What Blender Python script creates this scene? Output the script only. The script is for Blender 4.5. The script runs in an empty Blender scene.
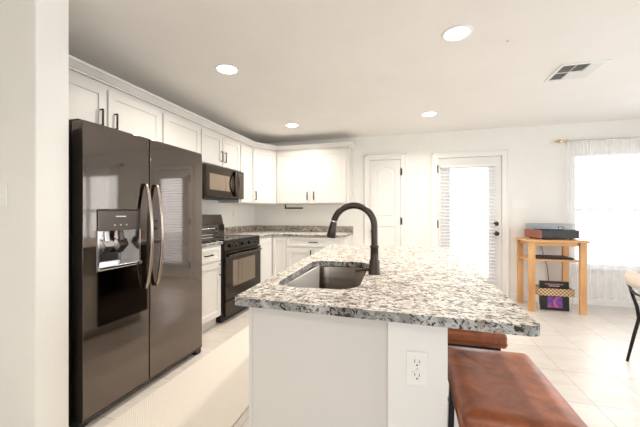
import bpy, bmesh, math, random
from mathutils import Vector, Matrix
random.seed(7)
S = bpy.context.scene
C = S.collection
PI = math.pi

# ---------------------------------------------------------------- camera, world, exposure
cam_d = bpy.data.cameras.new('camera'); cam = bpy.data.objects.new('camera', cam_d); C.objects.link(cam)
cam_d.sensor_width = 36; cam_d.lens = 315/640*36; cam_d.clip_start = 0.02
cam.location = (0, 0, 1.22); cam.rotation_euler = (PI/2, 0, math.radians(15.6))
S.camera = cam
S.view_settings.view_transform = 'Standard'; S.view_settings.look = 'None'
S.view_settings.gamma = 1; S.view_settings.use_curve_mapping = False
S.view_settings.exposure = 0.17
W = bpy.data.worlds.new('sky'); S.world = W; W.use_nodes = True
bg = W.node_tree.nodes['Background']; bg.inputs[0].default_value = (0.93, 0.97, 1.0, 1); bg.inputs[1].default_value = 4.2
S.cycles.max_bounces = 12; S.cycles.diffuse_bounces = 7; S.cycles.transparent_max_bounces = 24
S.cycles.sample_clamp_indirect = 6

def area(name, loc, rot, sx, sy, power=0, color=(1, 1, 1), portal=False):
    l = bpy.data.lights.new(name, 'AREA'); l.shape = 'RECTANGLE'; l.size = sx; l.size_y = sy
    l.energy = power; l.color = color
    if portal: l.cycles.is_portal = True
    o = bpy.data.objects.new(name, l); C.objects.link(o); o.location = loc; o.rotation_euler = rot
    return o
# portals in the window openings guide the sky light into the room
area('portal_back_window', (3.03, 5.14, 1.27), (-PI/2, 0, 0), 1.74, 1.54, portal=True)
area('portal_patio_door', (0.86, 5.14, 1.10), (-PI/2, 0, 0), 0.55, 1.60, portal=True)
area('portal_added_living_window', (0.9, -3.62, 1.4), (PI/2, 0, 0), 3.4, 1.7, portal=True)
area('portal_added_side_window', (4.32, 1.6, 1.3), (PI/2, 0, PI/2), 4.8, 2.0, portal=True)

# ---------------------------------------------------------------- materials
def mat(name, col=(.8, .8, .8), rough=.5, metal=0.0, **kw):
    m = bpy.data.materials.new(name); m.use_nodes = True
    b = m.node_tree.nodes['Principled BSDF']
    b.inputs['Base Color'].default_value = (*col, 1); b.inputs['Roughness'].default_value = rough
    b.inputs['Metallic'].default_value = metal
    for k, v in kw.items(): b.inputs[k].default_value = v
    return m
def nodes(m): return m.node_tree.nodes, m.node_tree.links, m.node_tree.nodes['Principled BSDF']
def noise_col(m, c1, c2, scale=4, detail=4, stretch=(1, 1, 1), lo=.35, hi=.65, rough=.5, bump=0, bscale=None, dist=0):
    n, l, b = nodes(m)
    tc = n.new('ShaderNodeTexCoord'); mp = n.new('ShaderNodeMapping'); mp.inputs['Scale'].default_value = stretch
    nz = n.new('ShaderNodeTexNoise'); nz.inputs['Scale'].default_value = scale; nz.inputs['Detail'].default_value = detail
    nz.inputs['Roughness'].default_value = rough; nz.inputs['Distortion'].default_value = dist
    cr = n.new('ShaderNodeValToRGB'); cr.color_ramp.elements[0].position = lo; cr.color_ramp.elements[1].position = hi
    cr.color_ramp.elements[0].color = (*c1, 1); cr.color_ramp.elements[1].color = (*c2, 1)
    l.new(tc.outputs['Object'], mp.inputs[0]); l.new(mp.outputs[0], nz.inputs[0]); l.new(nz.outputs[0], cr.inputs[0])
    l.new(cr.outputs[0], b.inputs['Base Color'])
    if bump:
        n2 = n.new('ShaderNodeTexNoise'); n2.inputs['Scale'].default_value = bscale or scale; n2.inputs['Detail'].default_value = 3
        l.new(mp.outputs[0], n2.inputs[0])
        bp = n.new('ShaderNodeBump'); bp.inputs['Strength'].default_value = bump; bp.inputs['Distance'].default_value = .01
        l.new(n2.outputs[0], bp.inputs['Height']); l.new(bp.outputs[0], b.inputs['Normal'])
    return m
M = {}
M['wall'] = noise_col(mat('wall_paint', rough=.75), (.81, .79, .75), (.83, .81, .77), 3, bump=.08, bscale=90)
M['ceiling'] = noise_col(mat('ceiling_paint', rough=.85), (.82, .80, .77), (.84, .82, .79), 3, bump=.1, bscale=60)
M['trim'] = noise_col(mat('trim_paint', rough=.4), (.80, .79, .77), (.82, .81, .79), 2)
M['cab'] = noise_col(mat('cabinet_paint', rough=.38), (.71, .69, .66), (.73, .71, .68), 2)
M['island'] = noise_col(mat('island_paint', rough=.45), (.66, .635, .60), (.68, .655, .62), 1.5)
M['door'] = noise_col(mat('door_paint', rough=.4), (.76, .745, .72), (.78, .765, .74), 2)
M['bronze'] = noise_col(mat('dark_bronze', rough=.32, metal=.75), (.06, .045, .04), (.08, .06, .052), 12)
M['black'] = noise_col(mat('black_metal', rough=.4, metal=.5), (.012, .011, .011), (.02, .018, .018), 12)
M['rubber'] = noise_col(mat('black_plastic', rough=.5), (.012, .012, .012), (.02, .02, .02), 10)
M['bss'] = noise_col(mat('black_stainless', rough=.045, metal=1.0), (.16, .138, .124), (.175, .152, .137), 2, stretch=(1, 1, .2), bump=.02, bscale=2.2)
M['oven_window'] = noise_col(mat('mirrored_oven_glass', rough=.05, metal=1.0), (.30, .25, .20), (.33, .275, .225), 3)
M['oven_black'] = noise_col(mat('oven_black_steel', rough=.12, metal=1.0), (.055, .044, .038), (.065, .052, .045), 3)
M['bss_dark'] = noise_col(mat('black_stainless_case', rough=.35, metal=.6), (.03, .026, .025), (.04, .035, .033), 4)
M['bss_satin'] = noise_col(mat('black_stainless_satin', rough=.28, metal=1.0), (.10, .083, .073), (.12, .10, .088), 6)
M['bss_handle'] = noise_col(mat('bronze_handle', rough=.2, metal=1.0), (.40, .33, .28), (.44, .37, .32), 6)
M['chrome'] = noise_col(mat('chrome', rough=.12, metal=1.0), (.75, .75, .78), (.8, .8, .83), 6)
M['gloss_black'] = noise_col(mat('black_glass', rough=.06), (.012, .011, .010), (.016, .015, .014), 3)
M['gloss_black'].node_tree.nodes['Principled BSDF'].inputs['Specular IOR Level'].default_value = .8
M['steel'] = noise_col(mat('stainless_steel', rough=.19, metal=1.0), (.22, .19, .158), (.30, .265, .225), 3, stretch=(1, 1, 14))
M['white_plastic'] = noise_col(mat('white_plastic', rough=.35), (.82, .81, .78), (.85, .84, .81), 4)
M['slot'] = noise_col(mat('socket_slot', rough=.6), (.06, .055, .05), (.08, .075, .07), 20)
M['brass'] = noise_col(mat('brushed_brass', rough=.3, metal=1.0), (.62, .5, .33), (.68, .56, .38), 20)
M['nickel'] = noise_col(mat('pale_nickel', rough=.3, metal=.8), (.60, .57, .52), (.66, .62, .57), 20)
M['leather'] = noise_col(mat('brown_leather', rough=.42), (.13, .030, .010), (.42, .118, .035), 9, 8, stretch=(1, 1, 1), lo=.3, hi=.7, rough=.65, bump=.12, bscale=28, dist=.6)
M['leather'].node_tree.nodes['Principled BSDF'].inputs['Coat Weight'].default_value = .12
M['leather'].node_tree.nodes['Principled BSDF'].inputs['Coat Roughness'].default_value = .22
M['oak'] = noise_col(mat('pine_wood', rough=.45), (.50, .235, .085), (.72, .42, .19), 14, 5, stretch=(1, 1, .12), lo=.3, hi=.7, dist=.5)
M['oak_top'] = noise_col(mat('pine_wood_top', rough=.4), (.55, .26, .10), (.74, .44, .20), 14, 5, stretch=(.12, 1, 1), lo=.3, hi=.7, dist=.5)
M['cherry'] = noise_col(mat('cherry_veneer', rough=.4), (.22, .07, .045), (.34, .12, .075), 16, 5, stretch=(1, .15, 1), dist=.4)
M['beige_fabric'] = noise_col(mat('beige_fabric', rough=.85), (.74, .65, .56), (.80, .71, .62), 60)
M['white_fabric'] = noise_col(mat('white_fabric', rough=.85), (.78, .77, .75), (.84, .83, .81), 60)
M['white_mark'] = noise_col(mat('pale_print', rough=.5), (.7, .7, .7), (.75, .75, .75), 20)
M['red_print'] = noise_col(mat('red_print', rough=.5), (.55, .12, .10), (.7, .3, .26), 40)
M['rock'] = noise_col(mat('patio_concrete', rough=.8), (.5, .49, .47), (.6, .59, .57), 3)

# picture on the record sleeve
m = M['sleeve_art'] = mat('sleeve_picture', rough=.35)
noise_col(m, (.10, .05, .30), (.80, .10, .16), 9, 3, lo=.42, hi=.6, dist=1.5)
M['sleeve'] = noise_col(mat('black_sleeve', rough=.3), (.010, .009, .010), (.02, .017, .02), 8)
M['sleeve_b'] = noise_col(mat('worn_sleeve', rough=.5), (.18, .15, .13), (.45, .41, .36), 12)

# granite
m = M['granite'] = mat('granite', rough=.42); n, l, b = nodes(m)
tc = n.new('ShaderNodeTexCoord')
def nz(scale, detail=3, rough=.6, dist=0, stretch=None):
    x = n.new('ShaderNodeTexNoise'); x.inputs['Scale'].default_value = scale; x.inputs['Detail'].default_value = detail
    x.inputs['Roughness'].default_value = rough; x.inputs['Distortion'].default_value = dist
    if stretch:
        mp = n.new('ShaderNodeMapping'); mp.inputs['Scale'].default_value = stretch
        mp.inputs['Rotation'].default_value = (0, 0, .5); l.new(tc.outputs['Object'], mp.inputs[0]); l.new(mp.outputs[0], x.inputs[0])
    else: l.new(tc.outputs['Object'], x.inputs[0])
    return x
def ramp(src, pts):
    r = n.new('ShaderNodeValToRGB'); e = r.color_ramp.elements
    while len(e) < len(pts): e.new(.5)
    for i, (p, c) in enumerate(pts): e[i].position = p; e[i].color = (c, c, c, 1) if isinstance(c, (int, float)) else (*c, 1)
    l.new(src.outputs[0], r.inputs[0]); return r
def mix(fac, a, bb):
    x = n.new('ShaderNodeMix'); x.data_type = 'RGBA'
    l.new(fac.outputs[0], x.inputs[0])
    for s, i in ((a, 6), (bb, 7)):
        if isinstance(s, tuple): x.inputs[i].default_value = (*s, 1)
        else: l.new(s.outputs[2] if s.bl_idname == 'ShaderNodeMix' else s.outputs[0], x.inputs[i])
    return x
base = ramp(nz(14, 5, .7), [(.34, (.46, .39, .33)), (.46, (.69, .645, .585)), (.58, (.80, .775, .735))])
g1 = mix(ramp(nz(34, 3, .6, .8), [(.55, 0.0), (.61, .8)]), base, (.28, .24, .215))
g2 = mix(ramp(nz(40, 3, .6, 1.0, (1, 1.7, 1)), [(.56, 0.0), (.595, 1.0)]), g1, (.055, .04, .034))
g3 = mix(ramp(nz(78, 2, .6, .4), [(.585, 0.0), (.63, .95)]), g2, (.06, .045, .04))
l.new(g3.outputs[2], b.inputs['Base Color'])
b.inputs['Specular IOR Level'].default_value = .12
# side faces of the slab get greyer, darker colours than its top
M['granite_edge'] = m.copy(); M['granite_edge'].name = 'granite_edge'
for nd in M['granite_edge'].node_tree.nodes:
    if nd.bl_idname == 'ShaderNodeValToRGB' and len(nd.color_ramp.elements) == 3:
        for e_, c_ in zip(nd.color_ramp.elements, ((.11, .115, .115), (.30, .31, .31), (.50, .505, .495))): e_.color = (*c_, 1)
M['granite_splash'] = M['granite'].copy(); M['granite_splash'].name = 'granite_splash'  # same granite, its colours darkened to stand for shade on the backsplash
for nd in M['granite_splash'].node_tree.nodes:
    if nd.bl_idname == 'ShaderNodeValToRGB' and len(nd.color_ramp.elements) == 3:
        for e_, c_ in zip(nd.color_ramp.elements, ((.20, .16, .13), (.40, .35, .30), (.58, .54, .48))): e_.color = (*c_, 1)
# floor tile
m = M['floor'] = mat('floor_tile', rough=.3); n, l, b = nodes(m)
tc = n.new('ShaderNodeTexCoord')
mp = n.new('ShaderNodeMapping'); mp.inputs['Location'].default_value = (-1.15+.345*30, -2.40+.465*30, 0)
l.new(tc.outputs['Object'], mp.inputs[0])
br = n.new('ShaderNodeTexBrick'); br.offset = 0; br.squash = 1
br.inputs['Scale'].default_value = 1; br.inputs['Brick Width'].default_value = .345; br.inputs['Row Height'].default_value = .465
br.inputs['Mortar Size'].default_value = .0028; br.inputs['Mortar Smooth'].default_value = .3; br.inputs['Bias'].default_value = 0
br.inputs['Color1'].default_value = (.98, .98, .98, 1); br.inputs['Color2'].default_value = (.90, .90, .90, 1); br.inputs['Mortar'].default_value = (.58, .55, .52, 1)
l.new(mp.outputs[0], br.inputs[0])
cl = ramp(nz(2.6, 6, .65, 1.2, (1, 2.6, 1)), [(.3, (.62, .565, .51)), (.7, (.72, .685, .645))])
x = n.new('ShaderNodeMix'); x.data_type = 'RGBA'; x.blend_type = 'MULTIPLY'; x.inputs[0].default_value = 1
l.new(cl.outputs[0], x.inputs[6]); l.new(br.outputs[0], x.inputs[7]); l.new(x.outputs[2], b.inputs['Base Color'])
bp = n.new('ShaderNodeBump'); bp.inputs['Strength'].default_value = .3; bp.inputs['Distance'].default_value = .003; bp.invert = True
l.new(br.outputs['Fac'], bp.inputs['Height']); l.new(bp.outputs[0], b.inputs['Normal'])
# woven rug
m = M['rug'] = mat('woven_rug', rough=.95); n, l, b = nodes(m)
tc = n.new('ShaderNodeTexCoord')
w1 = n.new('ShaderNodeTexWave'); w1.wave_type = 'BANDS'; w1.bands_direction = 'DIAGONAL'; w1.inputs['Scale'].default_value = 38; w1.inputs['Distortion'].default_value = 1.5
w1.inputs['Detail Scale'].default_value = 8
l.new(tc.outputs['Object'], w1.inputs[0])
cr = ramp(w1, [(.2, (.70, .645, .585)), (.8, (.75, .695, .635))]); l.new(cr.outputs[0], b.inputs['Base Color'])
bp = n.new('ShaderNodeBump'); bp.inputs['Strength'].default_value = .12; bp.inputs['Distance'].default_value = .006
l.new(w1.outputs['Fac'], bp.inputs['Height']); l.new(bp.outputs[0], b.inputs['Normal'])
# wicker
m = M['wicker'] = mat('wicker', rough=.7); n, l, b = nodes(m)
tc = n.new('ShaderNodeTexCoord')
vo = n.new('ShaderNodeTexChecker'); vo.inputs['Scale'].default_value = 48
vo.inputs[1].default_value = (.66, .47, .27, 1); vo.inputs[2].default_value = (.22, .12, .06, 1)
l.new(tc.outputs['Object'], vo.inputs[0]); l.new(vo.outputs[0], b.inputs['Base Color'])
# glass: thin pane
def glass(name, tint=(1, 1, 1), amount=.08, rough=.02):
    m = bpy.data.materials.new(name); m.use_nodes = True; n = m.node_tree.nodes; l = m.node_tree.links; n.clear()
    o = n.new('ShaderNodeOutputMaterial'); mx = n.new('ShaderNodeMixShader'); t = n.new('ShaderNodeBsdfTransparent'); g = n.new('ShaderNodeBsdfGlossy')
    t.inputs[0].default_value = (*tint, 1); g.inputs['Roughness'].default_value = rough
    lw = n.new('ShaderNodeLayerWeight'); lw.inputs[0].default_value = amount*2
    l.new(lw.outputs['Fresnel'], mx.inputs[0]); l.new(t.outputs[0], mx.inputs[1]); l.new(g.outputs[0], mx.inputs[2]); l.new(mx.outputs[0], o.inputs[0])
    return m
M['glass'] = glass('window_glass')
M['smoke_glass'] = glass('smoked_acrylic', (.90, .92, .94), .04, .1)
def sheer(name, opac, col):
    m = bpy.data.materials.new(name); m.use_nodes = True; n = m.node_tree.nodes; l = m.node_tree.links; n.clear()
    o = n.new('ShaderNodeOutputMaterial'); mx = n.new('ShaderNodeMixShader'); t = n.new('ShaderNodeBsdfTransparent')
    m2 = n.new('ShaderNodeMixShader'); d = n.new('ShaderNodeBsdfDiffuse'); tr = n.new('ShaderNodeBsdfTranslucent')
    nzz = n.new('ShaderNodeTexNoise'); nzz.inputs['Scale'].default_value = 300
    d.inputs[0].default_value = (*col, 1); tr.inputs[0].default_value = (*col, 1); m2.inputs[0].default_value = .5
    mr = n.new('ShaderNodeMapRange'); mr.inputs[3].default_value = opac-.06; mr.inputs[4].default_value = opac+.06
    l.new(nzz.outputs[0], mr.inputs[0]); l.new(mr.outputs[0], mx.inputs[0])
    l.new(d.outputs[0], m2.inputs[1]); l.new(tr.outputs[0], m2.inputs[2])
    l.new(t.outputs[0], mx.inputs[1]); l.new(m2.outputs[0], mx.inputs[2]); l.new(mx.outputs[0], o.inputs[0])
    return m
M['sheer'] = sheer('sheer_voile', .28, (.93, .94, .97))
M['slat'] = sheer('blind_slat', .68, (.90, .90, .93))
def emit(name, col, st):
    m = bpy.data.materials.new(name); m.use_nodes = True; n, l, b = nodes(m)
    b.inputs['Base Color'].default_value = (*col, 1); b.inputs['Emission Color'].default_value = (*col, 1); b.inputs['Emission Strength'].default_value = st
    return m
M['lens'] = emit('lamp_lens', (1, .93, .82), 14)
M['led'] = emit('led', (.5, .8, 1), 1.5)

# ---------------------------------------------------------------- mesh helpers
class MB:
    def __init__(s): s.bm = bmesh.new()
    def box(s, x0, x1, y0, y1, z0, z1, mtx=None):
        v = [s.bm.verts.new(p) for p in ((x0, y0, z0), (x1, y0, z0), (x1, y1, z0), (x0, y1, z0), (x0, y0, z1), (x1, y0, z1), (x1, y1, z1), (x0, y1, z1))]
        for f in ((0, 3, 2, 1), (4, 5, 6, 7), (0, 1, 5, 4), (1, 2, 6, 5), (2, 3, 7, 6), (3, 0, 4, 7)): s.bm.faces.new([v[i] for i in f])
        if mtx is not None: bmesh.ops.transform(s.bm, matrix=mtx, verts=v)
        return s
    def loft(s, loops, cap=True, closed=True):
        R = [[s.bm.verts.new(p) for p in lp] for lp in loops]
        n = len(R[0])
        for a, b in zip(R, R[1:]):
            for i in range(n if closed else n-1):
                j = (i+1) % n; s.bm.faces.new((a[i], a[j], b[j], b[i]))
        if cap: s.bm.faces.new(R[0][::-1]); s.bm.faces.new(R[-1])
        return s
    def tube(s, pts, r, seg=12, cap=True):
        pts = [Vector(p) for p in pts]; rs = r if isinstance(r, (list, tuple)) else [r]*len(pts)
        up = None; loops = []
        for i, p in enumerate(pts):
            t = (pts[min(i+1, len(pts)-1)]-pts[max(i-1, 0)]).normalized()
            if up is None:
                up = Vector((0, 0, 1)) if abs(t.z) < .9 else Vector((1, 0, 0))
            a = (up - t*up.dot(t)).normalized(); up = a; b = t.cross(a)
            loops.append([p+(a*math.cos(2*PI*k/seg)+b*math.sin(2*PI*k/seg))*rs[i] for k in range(seg)])
        return s.loft(loops, cap)
    def lathe(s, prof, o=(0, 0, 0), axis='z', seg=24):
        loops = []
        for r, h in prof:
            lp = []
            for k in range(seg):
                c, q = r*math.cos(2*PI*k/seg), r*math.sin(2*PI*k/seg)
                p = {'z': (c, q, h), 'y': (c, h, -q), 'x': (h, c, q)}[axis]
                lp.append((p[0]+o[0], p[1]+o[1], p[2]+o[2]))
            loops.append(lp)
        return s.loft(loops)
    def prism(s, poly, z0, z1):
        return s.loft([[(x, y, z0) for x, y in poly], [(x, y, z1) for x, y in poly]])
    def plate(s, outer, holes, t0, t1, plane='xz'):
        f = (lambda a, b, t: (a, t, b)) if plane == 'xz' else (lambda a, b, t: (a, b, t))
        ed = []; nv = []
        for lp in [outer]+holes:
            v = [s.bm.verts.new(f(a, b, t0)) for a, b in lp]; nv += v
            for i in range(len(v)): ed.append(s.bm.edges.new((v[i], v[(i+1) % len(v)])))
        r = bmesh.ops.triangle_fill(s.bm, use_beauty=True, use_dissolve=False, edges=ed)
        fs = [g for g in r['geom'] if isinstance(g, bmesh.types.BMFace)]
        e = bmesh.ops.extrude_face_region(s.bm, geom=fs, use_keep_orig=True)
        mv = [g for g in e['geom'] if isinstance(g, bmesh.types.BMVert)]
        a, b = Vector(f(0, 0, t0)), Vector(f(0, 0, t1))
        bmesh.ops.translate(s.bm, vec=b-a, verts=mv)
        return s
    def build(s, name, m, parent=None, bevel=0, smooth=False, seg=2, sub=0):
        bmesh.ops.recalc_face_normals(s.bm, faces=s.bm.faces)
        me = bpy.data.meshes.new(name); s.bm.to_mesh(me); s.bm.free()
        me.materials.append(M[m] if isinstance(m, str) else m)
        o = bpy.data.objects.new(name, me); C.objects.link(o)
        if parent: o.parent = parent
        if smooth:
            for p in me.polygons: p.use_smooth = True
            if smooth != 'full': me.set_sharp_from_angle(angle=math.radians(40))
        if bevel:
            b = o.modifiers.new('bevel', 'BEVEL'); b.width = bevel; b.segments = seg; b.limit_method = 'ANGLE'; b.angle_limit = math.radians(40)
            b.harden_normals = False
        if sub:
            q = o.modifiers.new('sub', 'SUBSURF'); q.levels = sub; q.render_levels = sub
        return o
def tag(o, label, cat, group=None, kind=None):
    o['label'] = label; o['category'] = cat
    if group: o['group'] = group
    if kind: o['kind'] = kind
    return o
def thing(name, label, cat, loc=(0, 0, 0), rz=0, group=None):
    o = bpy.data.objects.new(name, None); C.objects.link(o); o.location = loc; o.rotation_euler = (0, 0, rz); o.empty_display_size = .1
    return tag(o, label, cat, group)
def struct(o): o['kind'] = 'structure'; return o
def copy_tree(o, loc, label, rz=None):
    def rec(a, par):
        c = a.copy(); C.objects.link(c)
        if par: c.parent = par
        for ch in list(a.children): rec(ch, c)
        return c
    c = rec(o, None); c.location = loc; c['label'] = label
    if rz is not None: c.rotation_euler = (0, 0, rz)
    return c
def rrect(x0, x1, y0, y1, r, n=6):
    out = []
    for cx, cy, a0 in ((x1-r, y1-r, 0), (x0+r, y1-r, PI/2), (x0+r, y0+r, PI), (x1-r, y0+r, 1.5*PI)):
        for k in range(n+1):
            a = a0+PI/2*k/n; out.append((cx+r*math.cos(a), cy+r*math.sin(a)))
    return out
def BB(*a): return MB().box(*a)

# ---------------------------------------------------------------- room shell
LW, BW, RW, FW, CH = -2.60, 5.02, 4.2, -3.5, 2.44     # left wall, back wall, right wall, front wall, ceiling height
HX = -3.4
struct(BB(HX-.15, RW+.15, FW-.15, BW+.15, -.1, 0).build('floor', 'floor'))
struct(BB(HX-.15, RW+.15, FW-.15, BW+.15, CH, CH+.15).build('ceiling', 'ceiling'))
def wall_x(name, x0, x1, y0, y1, openings, m='wall'):      # wall along X with openings (x0,x1,z0,z1)
    b = MB(); xs = x0
    for a, c, z0, z1 in sorted(openings):
        b.box(xs, a, y0, y1, 0, CH)
        if z0 > 0: b.box(a, c, y0, y1, 0, z0)
        if z1 < CH: b.box(a, c, y0, y1, z1, CH)
        xs = c
    b.box(xs, x1, y0, y1, 0, CH)
    return struct(b.build(name, m))
D1 = (-.579, -.105, 2.057); D2 = (.433, 1.29, 2.045); WN = (2.16, 3.90, .50, 2.04)
wall_x('wall_back', LW, RW+.12, BW, BW+.13, [(D2[0], D2[1], 0, D2[2]), WN])
wall_x('wall_front', HX-.12, RW+.12, FW-.12, FW, [(-.8, 2.6, .55, 2.25)])
b = MB(); b.box(RW, RW+.12, FW, -.8, 0, CH); b.box(RW, RW+.12, 4.0, BW, 0, CH); b.box(RW, RW+.12, -.8, 4.0, 0, .3); b.box(RW, RW+.12, -.8, 4.0, 2.3, CH)
struct(b.build('wall_right', 'wall'))
struct(BB(LW-.12, LW, 1.28, BW+.13, 0, CH).build('wall_left', 'wall'))
struct(BB(HX, -1.77, 1.12, 1.28, 0, CH).build('wall_pantry', 'wall', bevel=.006))
struct(BB(HX-.12, HX, FW, 1.28, 0, CH).build('wall_hall', 'wall'))
# baseboards
struct(BB(1.39, RW, BW-.014, BW, 0, .085).build('baseboard_back', 'trim', bevel=.004))
struct(BB(-.03, .345, BW-.014, BW, 0, .085).build('baseboard_middle', 'trim', bevel=.004))
struct(BB(RW-.014, RW, FW, BW-.014, 0, .085).build('baseboard_right', 'trim', bevel=.004))
struct(BB(HX, -1.77, 1.106, 1.12, 0, .085).build('baseboard_pantry', 'trim', bevel=.004))
struct(BB(HX-10, RW+10, BW+.15, BW+12, -.18, -.06).build('floor_patio', 'rock'))

# casings
def casing(name, x0, x1, z1, w=.075, z0=0.0, y=BW, sill=False):
    b = MB(); b.box(x0-w, x0, y-.018, y, z0, z1+w); b.box(x1, x1+w, y-.018, y, z0, z1+w); b.box(x0, x1, y-.018, y, z1, z1+w)
    b.box(x0-w-.008, x0-w+.012, y-.026, y, z0, z1+w+.008); b.box(x1+w-.012, x1+w+.008, y-.026, y, z0, z1+w+.008); b.box(x0-w-.008, x1+w+.008, y-.026, y, z1+w-.012, z1+w+.008)
    return struct(b.build(name, 'trim', bevel=.003))
casing('trim_1', D1[0], D1[1], D1[2]); casing('trim_2', D2[0], D2[1], D2[2])

# pantry door (two panel, arched top)
def hinge(par, x, z, y, side=1):
    b = MB(); b.box(x-.006, x+.016*side+.006, y-.006, y+.004, z-.05, z+.05); b.lathe([(.008, -.055), (.008, .055)], (x, y-.008, z), 'z', 10)
    b.lathe([(.004, .055), (.006, .062), (.002, .068)], (x, y-.008, z), 'z', 10)
    return b.build('hinge', 'bronze', par, smooth=True)
x0, x1, zt = D1
def arch(xa, xb, z0, z1, rise, n=14):
    p = [(xa, z0), (xb, z0), (xb, z1)]
    for k in range(1, n):
        t = k/n; p.append((xb+(xa-xb)*t, z1+rise*math.sin(PI*t)**1.3))
    return p+[(xa, z1)]
pa = arch(x0+.085, x1-.085, 1.155, 1.90, .055); pb = [(x0+.085, .22), (x1-.085, .22), (x1-.085, 1.02), (x0+.085, 1.02)]
b = MB(); g = .004
b.plate([(x0+g, .008), (x1-g, .008), (x1-g, zt-g), (x0+g, zt-g)], [pa, pb], BW-.015, BW-.001)
b.box(x0+g, x1-g, BW-.005, BW-.001, .008, zt-g)
def shrink(p, d):
    cx = sum(a for a, _ in p)/len(p); z_lo = min(c for _, c in p); z_hi = max(c for _, c in p); cz = (z_lo+z_hi)/2
    return [(cx+(a-cx)*(1-2*d/(max(q for q, _ in p)-min(q for q, _ in p))), cz+(c-cz)*(1-2*d/(z_hi-z_lo))) for a, c in p]
for p in (pa, pb):
    q = shrink(p, .025); r_ = shrink(p, .040)
    b.loft([[(a, BW-.005, c) for a, c in q], [(a, BW-.012, c) for a, c in r_]])
door1 = struct(b.build('door_1', 'door'))
hinge(door1, x1, 1.86, BW-.016); hinge(door1, x1, 1.10, BW-.016); hinge(door1, x1, .28, BW-.016)
MB().lathe([(.028, 0), (.028, -.006), (.010, -.012), (.010, -.035), (.026, -.045), (.028, -.06), (.018, -.07)], (x0+.045, BW-.015, .945), 'y').build('door_knob', 'bronze', door1, smooth=True)

# patio door with full glass
x0, x1, zt = D2; gx0, gx1, gz0, gz1 = .603, 1.118, .29, 1.885
b = MB(); b.plate([(x0+.004, .012), (x1-.004, .012), (x1-.004, zt-.005), (x0+.004, zt-.005)], [[(gx0, gz0), (gx1, gz0), (gx1, gz1), (gx0, gz1)]], BW, BW+.045)
door2 = struct(b.build('door_2', 'door', bevel=.002))
b = MB(); b.plate([(gx0-.025, gz0-.025), (gx1+.025, gz0-.025), (gx1+.025, gz1+.025), (gx0-.025, gz1+.025)], [[(gx0+.004, gz0+.004), (gx1-.004, gz0+.004), (gx1-.004, gz1-.004), (gx0+.004, gz1-.004)]], BW-.010, BW+.0005)
b.build('glass_frame', 'door', door2, bevel=.003)
BB(gx0, gx1, BW+.018, BW+.024, gz0, gz1).build('pane', 'glass', door2)
hinge(door2, x0-.002, 1.88, BW-.012, -1); hinge(door2, x0-.002, 1.06, BW-.012, -1); hinge(door2, x0-.002, .25, BW-.012, -1)
for z, nm in ((1.075, 'deadbolt'), (.935, 'door_knob')):
    pr = [(.033, 0), (.033, -.008), (.024, -.014), (.010, -.016), (.010, -.04), (.027, -.05), (.029, -.062), (.02, -.072)] if nm == 'door_knob' else [(.033, 0), (.033, -.012), (.022, -.018), (.018, -.022)]
    k = MB().lathe(pr, (1.215, BW, z), 'y').build(nm, 'bronze', door2, smooth=True)
BB(1.210, 1.220, BW-.040, BW-.02, 1.060, 1.090).build('thumb_turn', 'bronze', door2, bevel=.002)
BB(x0, x1, BW, BW+.12, 0, .012).build('threshold', 'nickel', door2)
bl = MB(); nsl = 34; zb0, zb1 = gz0-.03, gz1+.03
for k in range(nsl):
    z = zb0+.02+(zb1-zb0-.05)*k/(nsl-1)
    bl.box(gx0-.135, gx1+.075, -.022, .022, -.0012, .0012, Matrix.Translation((0, BW-.036, z)) @ Matrix.Rotation(.5, 4, 'X'))
bl.build('blind_slats', 'slat', door2)
b = MB(); b.box(gx0-.14, gx1+.08, BW-.060, BW-.012, zb1-.02, zb1+.015); b.box(gx0-.14, gx1+.08, BW-.056, BW-.016, zb0-.005, zb0+.010)
b.build('blind_rail', 'trim', door2, bevel=.003)

# back window
def window(name, x0, x1, z0, z1, mtx=None, cols=1):
    zm = (z0+z1)/2; fr = MB()
    fr.plate([(x0+.002, z0+.002), (x1-.002, z0+.002), (x1-.002, z1-.002), (x0+.002, z1-.002)], [[(x0+.045, z0+.045), (x1-.045, z0+.045), (x1-.045, z1-.045), (x0+.045, z1-.045)]], .06, .11)
    o = fr.build(name, 'trim', bevel=.003)
    BB(x0+.03, x1-.03, .065, .105, zm-.022, zm+.022).build('meeting_rail', 'trim', o, bevel=.003)
    w = (x1-x0)/cols
    for k in range(1, cols): BB(x0+w*k-.03, x0+w*k+.03, .055, .11, z0+.03, z1-.03).build('mullion', 'trim', o, bevel=.003)
    for z in ((z0, zm), (zm, z1)): BB(x0+.04, x1-.04, .083, .087, z[0]+.02, z[1]-.02).build('pane', 'glass', o)
    BB(x0-.03, x1+.03, -.03, .06, z0-.025, z0+.001).build('sill', 'trim', o, bevel=.004)
    struct(o)
    return o
w1 = window('window_1', *WN, cols=2); w1.location = (0, BW, 0)
w2 = window('window_added_2', -2.6, .8, .55, 2.25, cols=3); w2.location = (0, FW, 0); w2.rotation_euler = (0, 0, PI)  # unseen window added behind the camera to light the near faces
w3 = window('window_added_3', -4.0, .8, .3, 2.3, cols=4); w3.location = (RW, 0, 0); w3.rotation_euler = (0, 0, -PI/2)  # unseen window, added and widened to brighten the right side of the room

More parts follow.
